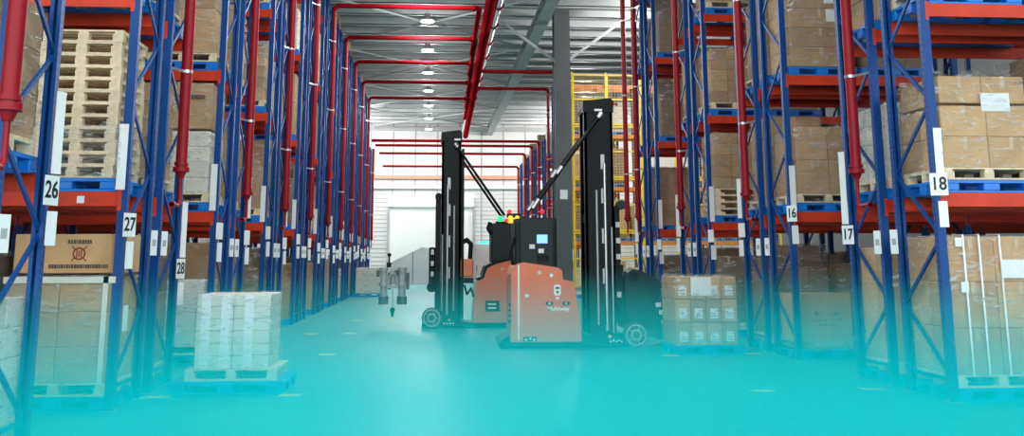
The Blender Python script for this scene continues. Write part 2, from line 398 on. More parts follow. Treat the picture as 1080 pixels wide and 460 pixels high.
def rack(x, y, side, aisle_far, H=10.05, bays=1, number=None, label='', beam=BEAM, signs=True, ang=None, zoff=0.0):
    """side +1: runs to the right from x.  aisle_far: its own picking aisle lies behind it."""
    left = side < 0
    root = empty('pallet_rack', (x, y + (FR if left else 0), 0), pi if left else 0)
    tag(root, label, 'rack', 'pallet rack rows along the main aisle')
    flip = (aisle_far != left)                          # local +y holds the aisle face when flipped
    ya, yf = (FR - PD / 2, PD / 2) if flip else (PD / 2, FR - PD / 2)
    for b in range(bays + 1):
        for yy in (PD / 2, FR - PD / 2):
            q = put('upright_post', PM[H], root, (b * BAY, yy, 0), 0 if yy < .5 else pi)
            put('foot_plate', FOOT, q)
        put('bracing', BM[H, 1 if flip else 0], root, (b * BAY, 0, 0))
    for b in range(bays):
        for z in LEVELS:
            if z > H - .5: continue
            for yy, rz in ((PD / 2, 0), (FR - PD / 2, pi)):
                q = put('shelf_beam', beam, root, (b * BAY + (BAY if rz else 0), yy, z), rz)
                put('beam_connector', CONN, q); put('beam_connector', CONN, q, (BAY, 0, 0), 0).scale = (-1, 1, 1)
    if signs:
        # local -x faces the main aisle
        s = -1 if flip else 1
        if ang is None: ang = .35
        pz = {'26': 2.08, '27': 1.86, '28': 1.36, '18': 2.32, '17': 1.80, '16': 2.2}.get(number, 1.98 + zoff * .5)
        tw = (ang if not left else ang) * (1 if (not left) else -1)
        fx = -PW / 2 - .05
        def sign(name, me, z, yy, a): return put(name, me, root, (fx, yy, z), a)
        # turn the face from -x towards the camera (world -y)
        def face(a): return a if not left else -a
        def aisle_sign(z, me):            # flat on the picking-aisle face of a near post
            return put('placard', me, root, (.03, ya + (.055 if flip else -.055), z), -pi / 2 if flip else pi / 2)
        if not aisle_far: aisle_sign(2.38, STRIP)
        else: sign('placard', STRIP, 2.36 if number != '28' else 1.64, ya, face(.5))
        pl = sign('number_plate', PLATE, pz, ya + (-.06 if not left else .06), face(ang))
        if number:
            pl['label'] = 'white plate numbered %s' % number
            me = text_mesh(number, .21, M['black'], .004)
            t = put('numeral', me, pl); t.matrix_parent_inverse = Matrix.Identity(4)
            t.location = (-.0045, 0, .13); t.rotation_euler = (pi / 2, 0, -pi / 2)
            t.scale = (.82, 1, 1)
        if not aisle_far and not left:
            pl.location.x = -.04; pl.location.y = ya - .13; aisle_sign(pz - .36, SHORT)
        else: sign('placard', SHORT, pz - .35 if number != '17' else pz + .28, ya, face(.5))
        q = sign('placard', SHORT, 1.66, yf, face(.45)); put('barcode', BARCODE, q)
    return root

def beam_marks(root):
    yb = FR - .0185
    MB().box(.42, .50, yb, yb + .004, LEVELS[0] + .03, LEVELS[0] + .11).build('label_sheet', M['paper'], root)
    m = MB()
    for x0 in (.27, .31, .35, .60, .64, .68): m.bar((x0, yb, LEVELS[0] + .05), (x0 + .018, yb, LEVELS[0] + .07), .004, .006).bar((x0, yb, LEVELS[0] + .09), (x0 + .018, yb, LEVELS[0] + .07), .004, .006)
    m.build('arrow_print', M['ink'], root)

ORD = ['first', 'second', 'third', 'fourth', 'fifth', 'sixth', 'seventh', 'eighth', 'ninth', 'tenth', 'eleventh', 'twelfth', 'thirteenth', 'fourteenth', 'fifteenth',
       'sixteenth', 'seventeenth', 'eighteenth', 'nineteenth', 'twentieth', 'twenty-first', 'twenty-second']
ROWS = []                                               # (side, x, y0, phrase, depth rank, height, bays)
def add_row(side, y, far, phrase, number=None, H=10.05, bays=1, beam=BEAM, signs=True, ang=None, zoff=0.0):
    x = XR if side > 0 else XL
    lab = 'blue pallet rack with red beams, %s' % phrase
    if beam is BEAMO: lab = 'blue pallet rack with pale orange beams, %s' % phrase
    r_ = rack(x, y, side, far, H, bays, number, lab, beam, signs, ang, zoff)
    if number == '27': beam_marks(r_)
    ROWS.append(dict(side=side, x=x, y=y, far=far, phrase=phrase, num=number, H=H, bays=bays))
add_row(-1, YL - AI - FR, True, 'left row numbered 26', '26', bays=3, ang=.30, zoff=.25)
k28 = 0
for k in range(10):
    y = YL + k * PER; H = 10.05 if k < 9 else 7.8
    nb = 3 if k < 3 else 1
    if k == 0:
        add_row(-1, y, False, 'left row numbered 27', '27', H, nb, ang=.45, zoff=-.2)
        add_row(-1, y + FR + FL_, True, 'left row numbered 28', '28', H, nb, ang=.35, zoff=-1.15)
    else:
        for f in (False, True):
            add_row(-1, y + (FR + FL_ if f else 0), f, '%s left row behind number 28' % ORD[k28], None, H, nb, zoff=random.uniform(-.3, .3)); k28 += 1
k16 = 0
for k in range(4):
    y = YR + k * PER; nb = 3 if k < 3 else 1
    for f in (False, True):
        num = {(0, False): '18', (0, True): '17', (1, False): '16'}.get((k, f))
        ph = 'right row numbered %s' % num if num else '%s right row behind number 16' % ORD[k16]
        if not num: k16 += 1
        add_row(1, y + (FR + FL_ if f else 0), f, ph, num, bays=nb, ang={'18': 1.1, '17': .5, '16': .6}.get(num), zoff={'18': .62, '17': -.05, '16': .5}.get(num, random.uniform(-.3, .3) if not num else 0))
YM = 41.6
add_row(1, YM, False, 'right row behind the yellow mesh guards', None, bays=3, beam=BEAMO, signs=False)
for k, (y, H) in enumerate(((46.2, 10.05), (50.5, 7.8), (54.9, 7.8), (59.2, 7.8), (63.6, 7.8))):
    add_row(1, y, True, '%s right row behind the yellow mesh guards' % ORD[k], None, H, 1, signs=False)

# yellow mesh guard fence on the camera side of that far row
fe = empty('mesh_guard_fence', (XR + .05, YM - .10, 0)); tag(fe, 'yellow framed wire mesh guard covering the face of the far right rack', 'guard fence')
FWID = 1.5
g = MB()
for (a, b) in ((0, .07), (FWID - .07, FWID)): g.box(a, b, -.02, .02, 0, 2.24)
for z in (0, 1.1, 2.17): g.box(.07, FWID - .07, -.02, .02, z, z + .07)
GF = g.mesh('guard_frame', M['yellow'])
g = MB()
for i in range(1, 12): g.box(FWID * i / 12 - .004, FWID * i / 12 + .004, -.004, .004, .05, 2.2)
for i in range(1, 18): g.box(.05, FWID - .05, -.004, .004, 2.24 * i / 18 - .004, 2.24 * i / 18 + .004)
GW = g.mesh('wire_mesh', M['yellow'])
for i in range(7): MB().box(.06 + i * FWID, .12 + i * FWID, .02, .06, 0, 9.65).build('fence_post', M['yellow'], fe)
for lv in range(4):
    for i in range(6):
        q = put('guard_frame', GF, fe, (.1 + i * FWID, 0, .5 + lv * 2.27)); put('wire_mesh', GW, q)

# ------------------------------------------------------------------ pallets and goods
def plastic_pallet_proto(L=1.2, W=1.0):
    r = empty('plastic_pallet')
    m = MB(); m.box(0, L, 0, W, .115, .15)
    for i in range(9): m.box(.03 + i * (L - .06) / 9 + .02, .03 + (i + 1) * (L - .06) / 9 - .02, .02, W - .02, .15, .155)
    m.build('deck', M['plastic'], r)
    for j in range(3):
        m = MB(); y = j * (W - .16) / 2
        m.cbox(0, L, y, y + .16, 0, .028, .006)
        for i in range(3): xx = i * (L - .2) / 2; m.cbox(xx, xx + .2, y, y + .16, .028, .115, .008)
        m.build('runner', M['plastic'], r)
    return r
def wood_pallet_proto(L=1.1, W=1.0):
    r = empty('wooden_pallet'); m = MB()
    for i in range(7): y = i * (W - .1) / 6; m.box(0, L, y, y + .1, .122, .142)
    for i in range(3): xx = i * (L - .1) / 2; m.box(xx, xx + .1, 0, W, .10, .122)
    m.build('deck', M['wood'], r)
    for j in range(3):
        y = j * (W - .1) / 2; m = MB().box(0, L, y, y + .1, 0, .02)
        for i in range(3): xx = i * (L - .12) / 2; m.box(xx, xx + .12, y, y + .1, .02, .10)
        m.build('skid', M['wood'], r)
    return r
PLA = plastic_pallet_proto(); WOO = wood_pallet_proto(); WOO_S = wood_pallet_proto(.90, .95)
PLA_BIG = plastic_pallet_proto(1.38, 1.2)
PH, WH = .155, .142

def carton_mesh(w, d, h, m):
    return MB().cbox(0, w, 0, d, 0, h, min(.008, w * .04)).mesh('carton', m)
def tape_mesh(w, d, h):
    b = .05
    return MB().box(w / 2 - b / 2, w / 2 + b / 2, -.0015, d + .0015, h - .001, h + .0015).box(w / 2 - b / 2, w / 2 + b / 2, -.002, 0, h - .14, h).mesh('tape', M['tape'])
def film_mesh(L, W, H, e=.02, rough=.02, top=0.0, flare=0.0, seed=0):
    R = random.Random(seed); nx, ny, nz = 8, 8, 9; ring_n = 2 * (nx + ny); vs = []; fs = []
    for k in range(nz + 1):
        t = k / nz; z = H * t + (0 if k < nz else e)
        ex = e + (flare * max(0, 1 - t * 5) if flare else 0)
        for i in range(ring_n):
            if i < nx: px, py = i / nx, 0
            elif i < nx + ny: px, py = 1, (i - nx) / ny
            elif i < 2 * nx + ny: px, py = 1 - (i - nx - ny) / nx, 1
            else: px, py = 0, 1 - (i - 2 * nx - ny) / ny
            X = -ex + px * (L + 2 * ex); Y = -ex + py * (W + 2 * ex)
            ox = (px - .5) * 2; oy = (py - .5) * 2; j = R.uniform(0, rough)
            zz = z + (R.uniform(-top, top * .4) if k == nz else 0)
            vs.append((X + j * ox, Y + j * oy, zz))
    for k in range(nz):
        for i in range(ring_n):
            a = k * ring_n + i; b = k * ring_n + (i + 1) % ring_n; fs.append((a, b, b + ring_n, a + ring_n))
    vs.append((L / 2, W / 2, H + e + .015)); c_ = len(vs) - 1
    for i in range(ring_n): fs.append((nz * ring_n + i, nz * ring_n + (i + 1) % ring_n, c_))
    return MB().add(vs, fs, True).mesh('stretch_wrap', M['film'])

def load_proto(nx, ny, nz, L, W, H, cm='card', film=True, tape=True, sheets=(), gap=.006, seed=1, skip=(), rough=.02, top=0.0):
    """a wrapped stack that travels as one: cartons, film and any paper sheets are its parts"""
    r = empty('wrapped_load'); w, d, h = L / nx, W / ny, H / nz
    cmesh = carton_mesh(w - gap, d - gap, h - .003, M[cm]); tm = tape_mesh(w - gap, d - gap, h - .003) if tape else None
    for k in range(nz):
        for j in range(ny):
            for i in range(nx):
                if (i, j, k) in skip: continue
                if nx > 2 and ny > 2 and 0 < i < nx - 1 and 0 < j < ny - 1 and k < nz - 1: continue
                q = put('carton', cmesh, r, (i * w + gap / 2, j * d + gap / 2, k * h))
                if tm: put('tape', tm, q)
    if film: put('stretch_wrap', film_mesh(L, W, H, .012, rough, top, seed=seed), r)
    for (sx, sz, sw, sh) in sheets: MB().box(sx, sx + sw, -.034, -.030, sz, sz + sh).build('label_sheet', M['paper'], r)
    return r
def simple_load_proto(nx, ny, nz, L, W, H, cm, seed, ragged=False):
    R = random.Random(seed); m = MB(); w, d, h = L / nx, W / ny, H / nz
    for k in range(nz):
        for j in range(ny):
            for i in range(nx):
                if ragged and k == nz - 1 and R.random() < .35: continue
                m.box(i * w + .004, (i + 1) * w - .004, j * d + .004, (j + 1) * d - .004, k * h, (k + 1) * h - .003)
    o = m.build('wrapped_load', M[cm]); put('stretch_wrap', film_mesh(L, W, H, .012, .03, .03, seed=seed), o); return o

def place(proto, x, y, z, label, cat, group=None, name=None, rz=0.0):
    o = copy_tree(proto); o.location = (x, y, z); o.rotation_euler = (0, 0, rz); tag(o, label, cat, group)
    if name: o.name = name
    return o

LEVNAME = ['on the floor', 'on first shelf', 'on second shelf', 'on third shelf', 'on fourth shelf']
DEEP = ['', ', second in', ', third in', ', fourth in', ', fifth in', ', sixth in', ', seventh in']
def spot(row, lv, i, width=1.2):
    """near-left corner and z of pallet place i (0 beside the main aisle) on one shelf of a rack row"""
    x0 = (.02 if lv == 0 else .07) + i * 1.29
    X = row['x'] + x0 if row['side'] > 0 else row['x'] - x0 - width
    z = SHELF[lv]
    return X, row['y'] + .02, z
def where(row, lv, i): return '%s%s, %s' % (LEVNAME[lv], DEEP[i], row['phrase'])
def under(row, lv, i=0, wood=None, woff=None):
    X, Y, z = spot(row, lv, i)
    place(PLA, X, Y, z, 'blue plastic pallet %s' % where(row, lv, i), 'pallet', 'blue plastic pallets in the racks'); z += PH
    if wood:
        wx = X + (.03 if row['side'] > 0 else .07)
        place(WOO, wx, Y, z, 'pale wooden pallet %s' % where(row, lv, i), 'wooden pallet', 'wooden pallets under the rack loads'); z += WH
    return X, Y, z
def byname(p): return [r for r in ROWS if r['phrase'] == p][0]
DONE = set()
def goods(ph, lv, i, proto, desc, wood=True, L=1.1, dy=0.0, name=None, cat='wrapped goods'):
    row = byname(ph); X, Y, z = under(row, lv, i, wood)
    wx = X + ((1.2 - L) / 2 if row['side'] > 0 else (1.2 - L) * .6)
    o = place(proto, wx, Y + dy, z, '%s %s' % (desc, where(row, lv, i)), cat, 'goods in the rack rows', name)
    DONE.add((ph, lv, i)); return o

R26, R27, R28 = 'left row numbered 26', 'left row numbered 27', 'left row numbered 28'
R18, R17, R16 = 'right row numbered 18', 'right row numbered 17', 'right row numbered 16'
L29, L30 = 'first left row behind number 28', 'second left row behind number 28'
L31, L32 = 'third left row behind number 28', 'fourth left row behind number 28'
R15, R14, R13 = 'first right row behind number 16', 'second right row behind number 16', 'third right row behind number 16'

# -- left row 27, floor: four-by-three brown cartons with a printed carton across the top
P = load_proto(2, 2, 3, 1.12, 1.0, 1.13, 'card', sheets=(), seed=3, rough=.015)
o = goods(R27, 0, 0, P, 'three layers of brown wrapped cartons', L=1.12)
MB().box(1.165, 1.169, .30, .48, .52, .80).build('label_sheet', M['paper'], o)
for xx in (1.03,): MB().box(xx, xx + .055, -.03, -.02, -.02, 1.13).build('edge_board', M['cream'], o)
MB().box(-.03, 1.16, -.03, -.005, 1.06, 1.13).build('edge_board', M['cream'], o)
zt = o.location.z + 1.165
t = carton_mesh(1.16, .72, .43, M['card']); q = put('carton', t, None, (o.location.x, o.location.y + .12, zt))
tag(q, 'single brown carton with round red emblem lying on the stack behind number plate 27', 'carton'); ccx = .70
MB().ring((ccx, -.003, .215), .062, .008, 'y', 20, 6).build('emblem', M['redink'], q)
m = MB().box(ccx - .03, ccx - .018, -.005, -.001, .17, .26).box(ccx + .018, ccx + .03, -.005, -.001, .17, .26).box(ccx - .006, ccx + .006, -.005, -.001, .18, .25)
for s in (1, -1):
    for u in (1, -1): m.bar((ccx + s * .05, -.003, .215 + u * .05), (ccx + s * .082, -.003, .215 + u * .082), .004, .012)
m.build('emblem', M['redink'], q)
def print_row(mb, x0, x1, z, h, y=-.004, R=random.Random(5)):
    xx = x0
    while xx < x1:
        ww = R.uniform(.012, .03); mb.box(xx, min(xx + ww, x1), y, y + .003, z - h / 2, z + h / 2); 
        xx += ww + R.uniform(.004, .008)
m = MB(); print_row(m, ccx - .13, ccx + .13, .345, .045); print_row(m, ccx - .32, ccx + .32, .075, .045); m.build('print', M['ink'], q)

# -- left row 27, first shelf: stack of empty wooden pallets
row = byname(R27); X, Y, z = under(row, 1, 0, None); DONE.add((R27, 1, 0))
for k in range(12):
    a = random.uniform(-.012, .012)
    lab = 'empty pale wooden pallet, %s up in the tall stack behind plate 26' % ORD[k]
    place(WOO_S, X + .24 + random.uniform(-.012, .012), Y + .02 + random.uniform(-.01, .01), z + k * .1422, lab, 'wooden pallet', 'stacked empty wooden pallets', rz=a)
fz = put('stretch_wrap', film_mesh(.94, .99, .62, .03, .05, .10, seed=9), None, (X + .22, Y, z)); fz.name = 'loose_film'
tag(fz, 'torn clear plastic film around the foot of the wooden pallet stack', 'plastic film')

# -- other near left loads
P_big = load_proto(1, 2, 2, 1.05, 1.0, 1.25, 'card', seed=4, rough=.03, top=.05)
P_22 = load_proto(2, 2, 3, 1.08, 1.0, 1.2, 'card', seed=5, rough=.03, top=.06)
P_dark = load_proto(2, 2, 3, 1.05, 1.0, 1.35, 'card2', seed=6, rough=.03, top=.05)
P_small = load_proto(3, 3, 5, 1.05, 1.0, 1.2, 'card', tape=False, seed=7, rough=.03, top=.06)
P_white = load_proto(2, 3, 4, 1.05, 1.0, 1.0, 'cream', tape=False, seed=8, rough=.03, top=.04)
P_tall = load_proto(1, 1, 2, 1.0, .95, 1.5, 'card', seed=10, rough=.03, top=.05)
goods(R28, 1, 0, P_small, 'many small wrapped brown cartons', L=1.05)
goods(R28, 0, 0, P_dark, 'dark brown wrapped cartons', L=1.05)
goods(R27, 2, 0, P_22, 'brown cartons in clear wrap', L=1.08)
goods(R27, 0, 1, P_dark, 'dark brown wrapped cartons', L=1.05)
goods(R27, 1, 1, P_22, 'brown cartons in clear wrap', L=1.08)
goods(R28, 2, 0, P_dark, 'dark brown wrapped cartons', L=1.05)
goods(R26, 1, 0, P_22, 'brown cartons in clear wrap', L=1.08)
goods(R26, 0, 0, P_white, 'cream wrapped cartons', L=1.05)
o = goods(L29, 1, 0, P_white, 'low cream cartons under a box', L=1.05)
t = load_proto(1, 1, 1, 1.05, 1.0, .75, 'card', seed=12); q = place(t, o.location.x, o.location.y, o.location.z + 1.035, 'large printed brown box on cream cartons, first shelf behind plate 28', 'carton', 'goods in the rack rows')
m = MB(); print_row(m, .25, .95, .52, .07, -.04); m.build('print', M['ink'], q); drop_tree(t)
goods(L29, 2, 0, P_tall, 'tall wrapped brown box', L=1.0)
goods(L29, 0, 0, load_proto(2, 2, 2, 1.0, .95, 1.0, 'cream', tape=False, seed=13), 'pale wrapped cartons', L=1.0)
goods(L30, 2, 0, P_22, 'brown cartons in clear wrap', L=1.08)
goods(L31, 2, 0, P_small, 'many small wrapped brown cartons', L=1.05)

# -- right row 18
P = load_proto(2, 2, 3, 1.14, 1.02, 1.56, 'card', sheets=((.62, 1.08, .30, .21), (.12, .92, .09, .12), (.09, 1.44, .08, .1)), seed=14, rough=.02)
o = goods(R18, 0, 0, P, 'tall strapped brown cartons in clear wrap', L=1.14)
for xx in (.18, .37, .62): MB().box(xx, xx + .022, -.028, -.024, -.02, 1.57).box(xx, xx + .022, -.028, 1.04, 1.575, 1.58).build('strap', M['white'], o)
P = load_proto(2, 2, 2, 1.14, 1.02, .74, 'card', seed=15, rough=.03); o = goods(R18, 1, 0, P, 'brown wrapped cartons', L=1.14)
P2 = load_proto(2, 2, 1, 1.08, .96, .33, 'card', sheets=((.50, -.10, .36, .22),), seed=16, rough=.09, top=.16)
place(P2, o.location.x + .02, o.location.y + .03, o.location.z + .775, 'loosely filmed top cartons with paper sheet, first shelf behind plate 18', 'wrapped goods', 'goods in the rack rows'); drop_tree(P2)
goods(R18, 2, 0, P_big, 'brown cartons in clear wrap', L=1.05)
goods(R18, 0, 1, P_22, 'brown cartons in clear wrap', L=1.08)
# -- right row 17
goods(R17, 1, 0, P_white, 'white roll cartons in clear wrap', L=1.05)
goods(R17, 0, 0, load_proto(2, 2, 3, 1.1, 1.0, 1.45, 'card', seed=17), 'brown wrapped cartons', L=1.1)
goods(R17, 2, 0, P_22, 'brown cartons in clear wrap', wood=False, L=1.08)
# -- right row 16
row = byname(R16); X, Y, z = under(row, 0, 0, None); DONE.add((R16, 0, 0))
q = put('carton', carton_mesh(.98, .62, .88, M['card']), None, (X + .04, Y + .30, z))
tag(q, 'single large brown carton with printed mark on the floor pallet behind plate 17', 'carton')
def glyphs(mb, x0, z0, n, cell, gap, y=-.004, R=random.Random(8)):
    for g in range(n):
        bx = x0 + g * (cell + gap); t = cell * .11
        for k in range(R.choice((2, 3, 3))): zz = z0 + cell * R.uniform(.1, .95); a = R.uniform(0, .3); mb.box(bx + a * cell, bx + cell * R.uniform(.75, 1), y, y + .004, zz - t / 2, zz + t / 2)
        for k in range(R.choice((1, 2, 2))): xx = bx + cell * R.uniform(.1, .9); mb.box(xx - t / 2, xx + t / 2, y, y + .004, z0 + cell * R.uniform(0, .25), z0 + cell * R.uniform(.7, 1))
m = MB(); glyphs(m, .34, .52, 1, .10, .1); glyphs(m, .66, .52, 1, .10, .1); glyphs(m, .28, .43, 9, .038, .022); glyphs(m, .42, .35, 4, .045, .03)
m.build('print', M['ink'], q)
sh = film_mesh(1.0, .26, .10, .01, .05, .05, seed=21); q = put('loose_film', sh, None, (X + .10, Y + .01, z + .001)); tag(q, 'heap of crumpled clear film in front of the large printed carton', 'plastic film')
goods(R16, 1, 0, load_proto(2, 2, 2, 1.1, 1.0, 1.12, 'card', seed=18, rough=.04, top=.06), 'large brown cartons in shiny wrap', L=1.1)
goods(R16, 2, 0, load_proto(1, 2, 4, 1.08, 1.0, 1.36, 'card', sheets=((.62, 1.10, .2, .14), (.64, .78, .2, .22)), seed=19, rough=.04), 'tall stack of flat brown cartons', wood=False, L=1.08)
goods(R16, 0, 1, P_dark, 'dark brown wrapped cartons', L=1.05)
goods(R16, 1, 1, P_22, 'brown cartons in clear wrap', L=1.08)
goods(R15, 2, 0, P_tall, 'tall wrapped brown box', L=1.0)
goods(R15, 1, 0, P_tall, 'tall wrapped brown box', L=1.0)
# -- right row 14
row = byname(R14); X, Y, z = under(row, 1, 0, None); DONE.add((R14, 1, 0))
for k in range(4):
    place(WOO, X + .06, Y + .01, z + k * .1422, 'empty wooden pallet, %s up in low stack, %s' % (ORD[k], R14), 'wooden pallet', 'stacked empty wooden pallets')
place(P_small, X + .08, Y + .01, z + 4 * .1422 + .002, 'small brown cartons on low stack of empty pallets, %s' % R14, 'wrapped goods', 'goods in the rack rows')
goods(R14, 2, 0, P_small, 'many small wrapped brown cartons', L=1.05)
goods(R14, 0, 0, P_dark, 'dark brown wrapped cartons', L=1.05)

# -- everything further back: one blue pallet and one wrapped stack a place
KINDS = [(simple_load_proto(2, 2, 3, 1.08, 1.0, 1.35, 'card', 31, True), 'brown wrapped cartons', 1.08),
         (simple_load_proto(3, 3, 4, 1.05, 1.0, 1.55, 'card2', 32, True), 'dark brown wrapped cartons', 1.05),
         (simple_load_proto(1, 1, 2, 1.05, 1.0, 1.6, 'card', 33), 'tall wrapped brown boxes', 1.05),
         (simple_load_proto(2, 3, 4, 1.05, 1.0, 1.1, 'cream', 34, True), 'cream wrapped cartons', 1.05)]
R = random.Random(11)
for row in ROWS:
    for lv in range(5):
        if SHELF[lv] > row['H'] - .6: continue
        for i in range((7 if lv < 2 else 2 if lv < 4 else 1) if row['bays'] == 3 else 1):
            if (row['phrase'], lv, i) in DONE: continue
            if lv == 4 and 'behind the yellow' in row['phrase']: continue
            if R.random() < (.10 if lv else .03): continue
            if row['y'] < 9 and lv > 1: continue
            pr, desc, L = KINDS[R.choices(range(4), (4, 3, 3, 1.3))[0]]
            goods(row['phrase'], lv, i, pr, desc, wood=(row['y'] < 24 and i == 0), L=L)

# -- pallets standing in the main aisle
place(PLA_BIG, -3.13, 12.52, 0, 'wide blue plastic pallet on the aisle floor under white wrapped stack', 'pallet', 'blue pallets on the aisle floor')
place(WOO, -2.95, 12.60, PH, 'pale wooden pallet on wide blue pallet under white wrapped stack', 'wooden pallet')
r = empty('wrapped_load', (-2.86, 12.66, PH + WH)); tag(r, 'white wrapped stack of cream cartons on the left aisle floor', 'wrapped goods')
cw = carton_mesh(.445, .44, .145, M['cream'])
for k in range(6):
    for i in range(2):
        for j in range(2): put('carton', cw, r, (i * .45, j * .445, k * .148))
for xx in (.06, .30, .58): MB().box(xx, xx + .11, -.006, -.002, .0, .89).build('paper_band', M['white'], r)
put('stretch_wrap', film_mesh(.9, .89, .89, .012, .004, .01, flare=.09, seed=40), r)
place(PLA, 4.17, 16.85, 0, 'blue plastic pallet on the aisle floor under labelled cartons', 'pallet', 'blue pallets on the aisle floor')
r = empty('wrapped_load', (4.20, 16.87, PH)); tag(r, 'wrapped brown cartons with white labels on the right aisle floor', 'wrapped goods')
cw = carton_mesh(.262, .48, .375, M['card']); lm = MB().box(.06, .20, -.003, -.001, .06, .23).mesh('label_sheet', M['paper'])
lp = MB().box(.075, .185, -.005, -.003, .09, .105).box(.09, .16, -.005, -.003, .13, .15).mesh('print', M['lgrey'])
for k in range(3):
    for i in range(4):
        for j in range(2):
            q = put('carton', cw, r, (i * .27, j * .49, k * .385))
            if j == 0: put('label_sheet', lm, q); put('print', lp, q)
MB().box(.27, .63, -.030, -.026, .83, 1.14).build('paper_sheet', M['paper'], r)
put('stretch_wrap', film_mesh(1.08, .98, 1.155, .018, .015, .03, seed=41), r)
place(PLA, -3.32, 44.5, 0, 'blue plastic pallet far down the left side of the main aisle', 'pallet', 'blue pallets on the aisle floor')
place(KINDS[3][0], -3.25, 44.5, PH, 'pale wrapped stack far down the left side of the aisle', 'wrapped goods', 'goods on the aisle floor')

# ------------------------------------------------------------------ red sprinkler pipes
def riser(x, y, side, label, ztop, branch=None, toward=-1):
    r = empty('sprinkler_riser', (x, y, 0)); tag(r, label, 'pipe', 'red sprinkler pipes at the rack ends')
    MB().cyl((0, 0, 2.78), (0, 0, ztop), .072, 14).build('riser_pipe', M['pipe'], r)
    f = MB()
    f.cyl((0, 0, 2.74), (0, 0, 2.80), .105, 14).cyl((0, 0, 2.82), (0, 0, 2.86), .09, 14); f.build('flange', M['pipe'], r)
    MB().cyl((0, 0, 2.66), (0, 0, 2.74), .04, 12, .07).tube([(0, 0, 2.66), (0, 0, 2.36), (0, -.05, 2.30), (0, -.36, 2.30)], .026, 8).cyl((0, -.30, 2.30), (0, -.36, 2.30), .04, 8).build('drop_pipe', M['pipe'], r)
    for z in (4.05, 6.4, 8.7):
        if z < ztop: MB().cyl((0, 0, z), (0, 0, z + .04), .078, 14).bar((0, 0, z + .02), (side * .14, -.33, z + .02), .03, .03).build('pipe_clamp', M['steel'], r)
    if branch:
        xb = branch - x
        MB().tube([(0, 0, ztop), (0, 0, ztop + .12), ((.12 if xb > 0 else -.12), 0, ztop + .2), (xb, 0, ztop + .2)], .075, 12).build('branch_pipe', M['pipe2'], r)
        if side < 0:
            MB().tube([(xb, 0, ztop + .2), (xb + .12, .1, ztop + .2), (xb + .16, 7.5, ztop + .2)], .09, 12).cyl((xb - .12, 0, ztop + .2), (xb - .02, 0, ztop + .2), .11, 12).build('return_pipe', M['pipe2'], r)
    return r
ro = FR + FL_ + .38
riser(XL + .17, YL - PER + ro - .62, -1, 'red sprinkler riser in front of rack end 26', 10.9)
for k in range(10):
    y = YL + k * PER + ro
    who = 'behind number plate 27' if k == 0 else 'at the %s pair of left racks behind plate 28' % ORD[k - 1]
    riser(XL + .17, y, -1, 'red sprinkler riser %s' % who, 9.75 if k < 9 else 7.8, (1.45 + .09 * max(0, k - 4)) if 4 <= k < 9 else (None))
for k in range(4):
    y = YR + k * PER + ro
    who = 'beside number plate 17' if k == 0 else 'at the %s pair of right racks behind plate 17' % ORD[k - 1]
    riser(XR - .17, y, 1, 'red sprinkler riser %s' % who, 10.9)
    if k == 3: riser(XR - .17, y + 1.5, 1, 'last red sprinkler riser of the right racks, before the yellow guards', 10.9)
for k, (y, zt, br) in enumerate(((42.95, 9.7, 2.2), (47.4, 9.7, 2.2), (51.7, 7.6, XL + .3), (55.2, 7.75, XL + .3), (59.4, 7.75, XL + .3), (64.0, 7.4, XL + .3))):
    riser(XR - .2, y, 1, 'red riser with cross pipe, %s beyond the yellow guards on the right' % ORD[k], zt, br)
m = MB().cyl((1.75, 14, 10.35), (2.45, 70, 10.35), .19, 16)
o = m.build('sprinkler_main', M['pipe2']); tag(o, 'thick red water main running under the roof down the hall', 'pipe')
r = empty('roof_duct', (2.35, 14, 10.5)); tag(r, 'silver pipe with red clamps running under the roof', 'pipe')
MB().cyl((0, 0, 0), (-.1, 56, 0), .14, 14).build('duct_pipe', M['steel'], r)
for k in range(17): MB().cyl((-.0, 8 + k * 2.9, 0), (-.0, 8.18 + k * 2.9, 0), .175, 14).bar((0, 8.09 + k * 2.9, .14), (0, 8.09 + k * 2.9, 1.0), .04, .04).build('duct_clamp', M['pipe'], r)

# ------------------------------------------------------------------ high bay lamps
LS = bpy.data.lights.new('lamp_light', 'AREA'); LS.shape = 'DISK'; LS.size = .5; LS.energy = LAMP_W; LS.color = (1, .985, .95)
LSU = bpy.data.lights.new('lamp_light', 'POINT'); LSU.energy = 120; LSU.shadow_soft_size = .28; LSU.color = (.93, 1, .98)  # extra point light added below each lamp to brighten the roof
hm = MB().cyl((0, 0, .06), (0, 0, .22), .27, 20, .12).cyl((0, 0, .22), (0, 0, .34), .11, 14).mesh('housing', M['lgrey'])
lm = MB().cyl((0, 0, .03), (0, 0, .06), .25, 20).mesh('lens', M['lamp'])
cm = MB().cyl((0, 0, .34), (0, 0, 1.06), .008, 6).mesh('cable', M['lgrey'])
for k in range(13):
    y = 5.0 + 5.2 * k
    r = empty('high_bay_lamp', (-.2, y, 10.45)); tag(r, 'round ceiling lamp over the main aisle, %s from the camera' % ORD[k], 'lamp', 'high bay lamps in a line over the aisle')
    put('housing', hm, r); put('lens', lm, r); put('cable', cm, r)
    l = bpy.data.objects.new('lamp_light', LS); COL.objects.link(l); l.parent = r; l.location = (0, 0, .02)
    l = bpy.data.objects.new('lamp_light', LSU); COL.objects.link(l); l.parent = r; l.location = (0, 0, -.32)

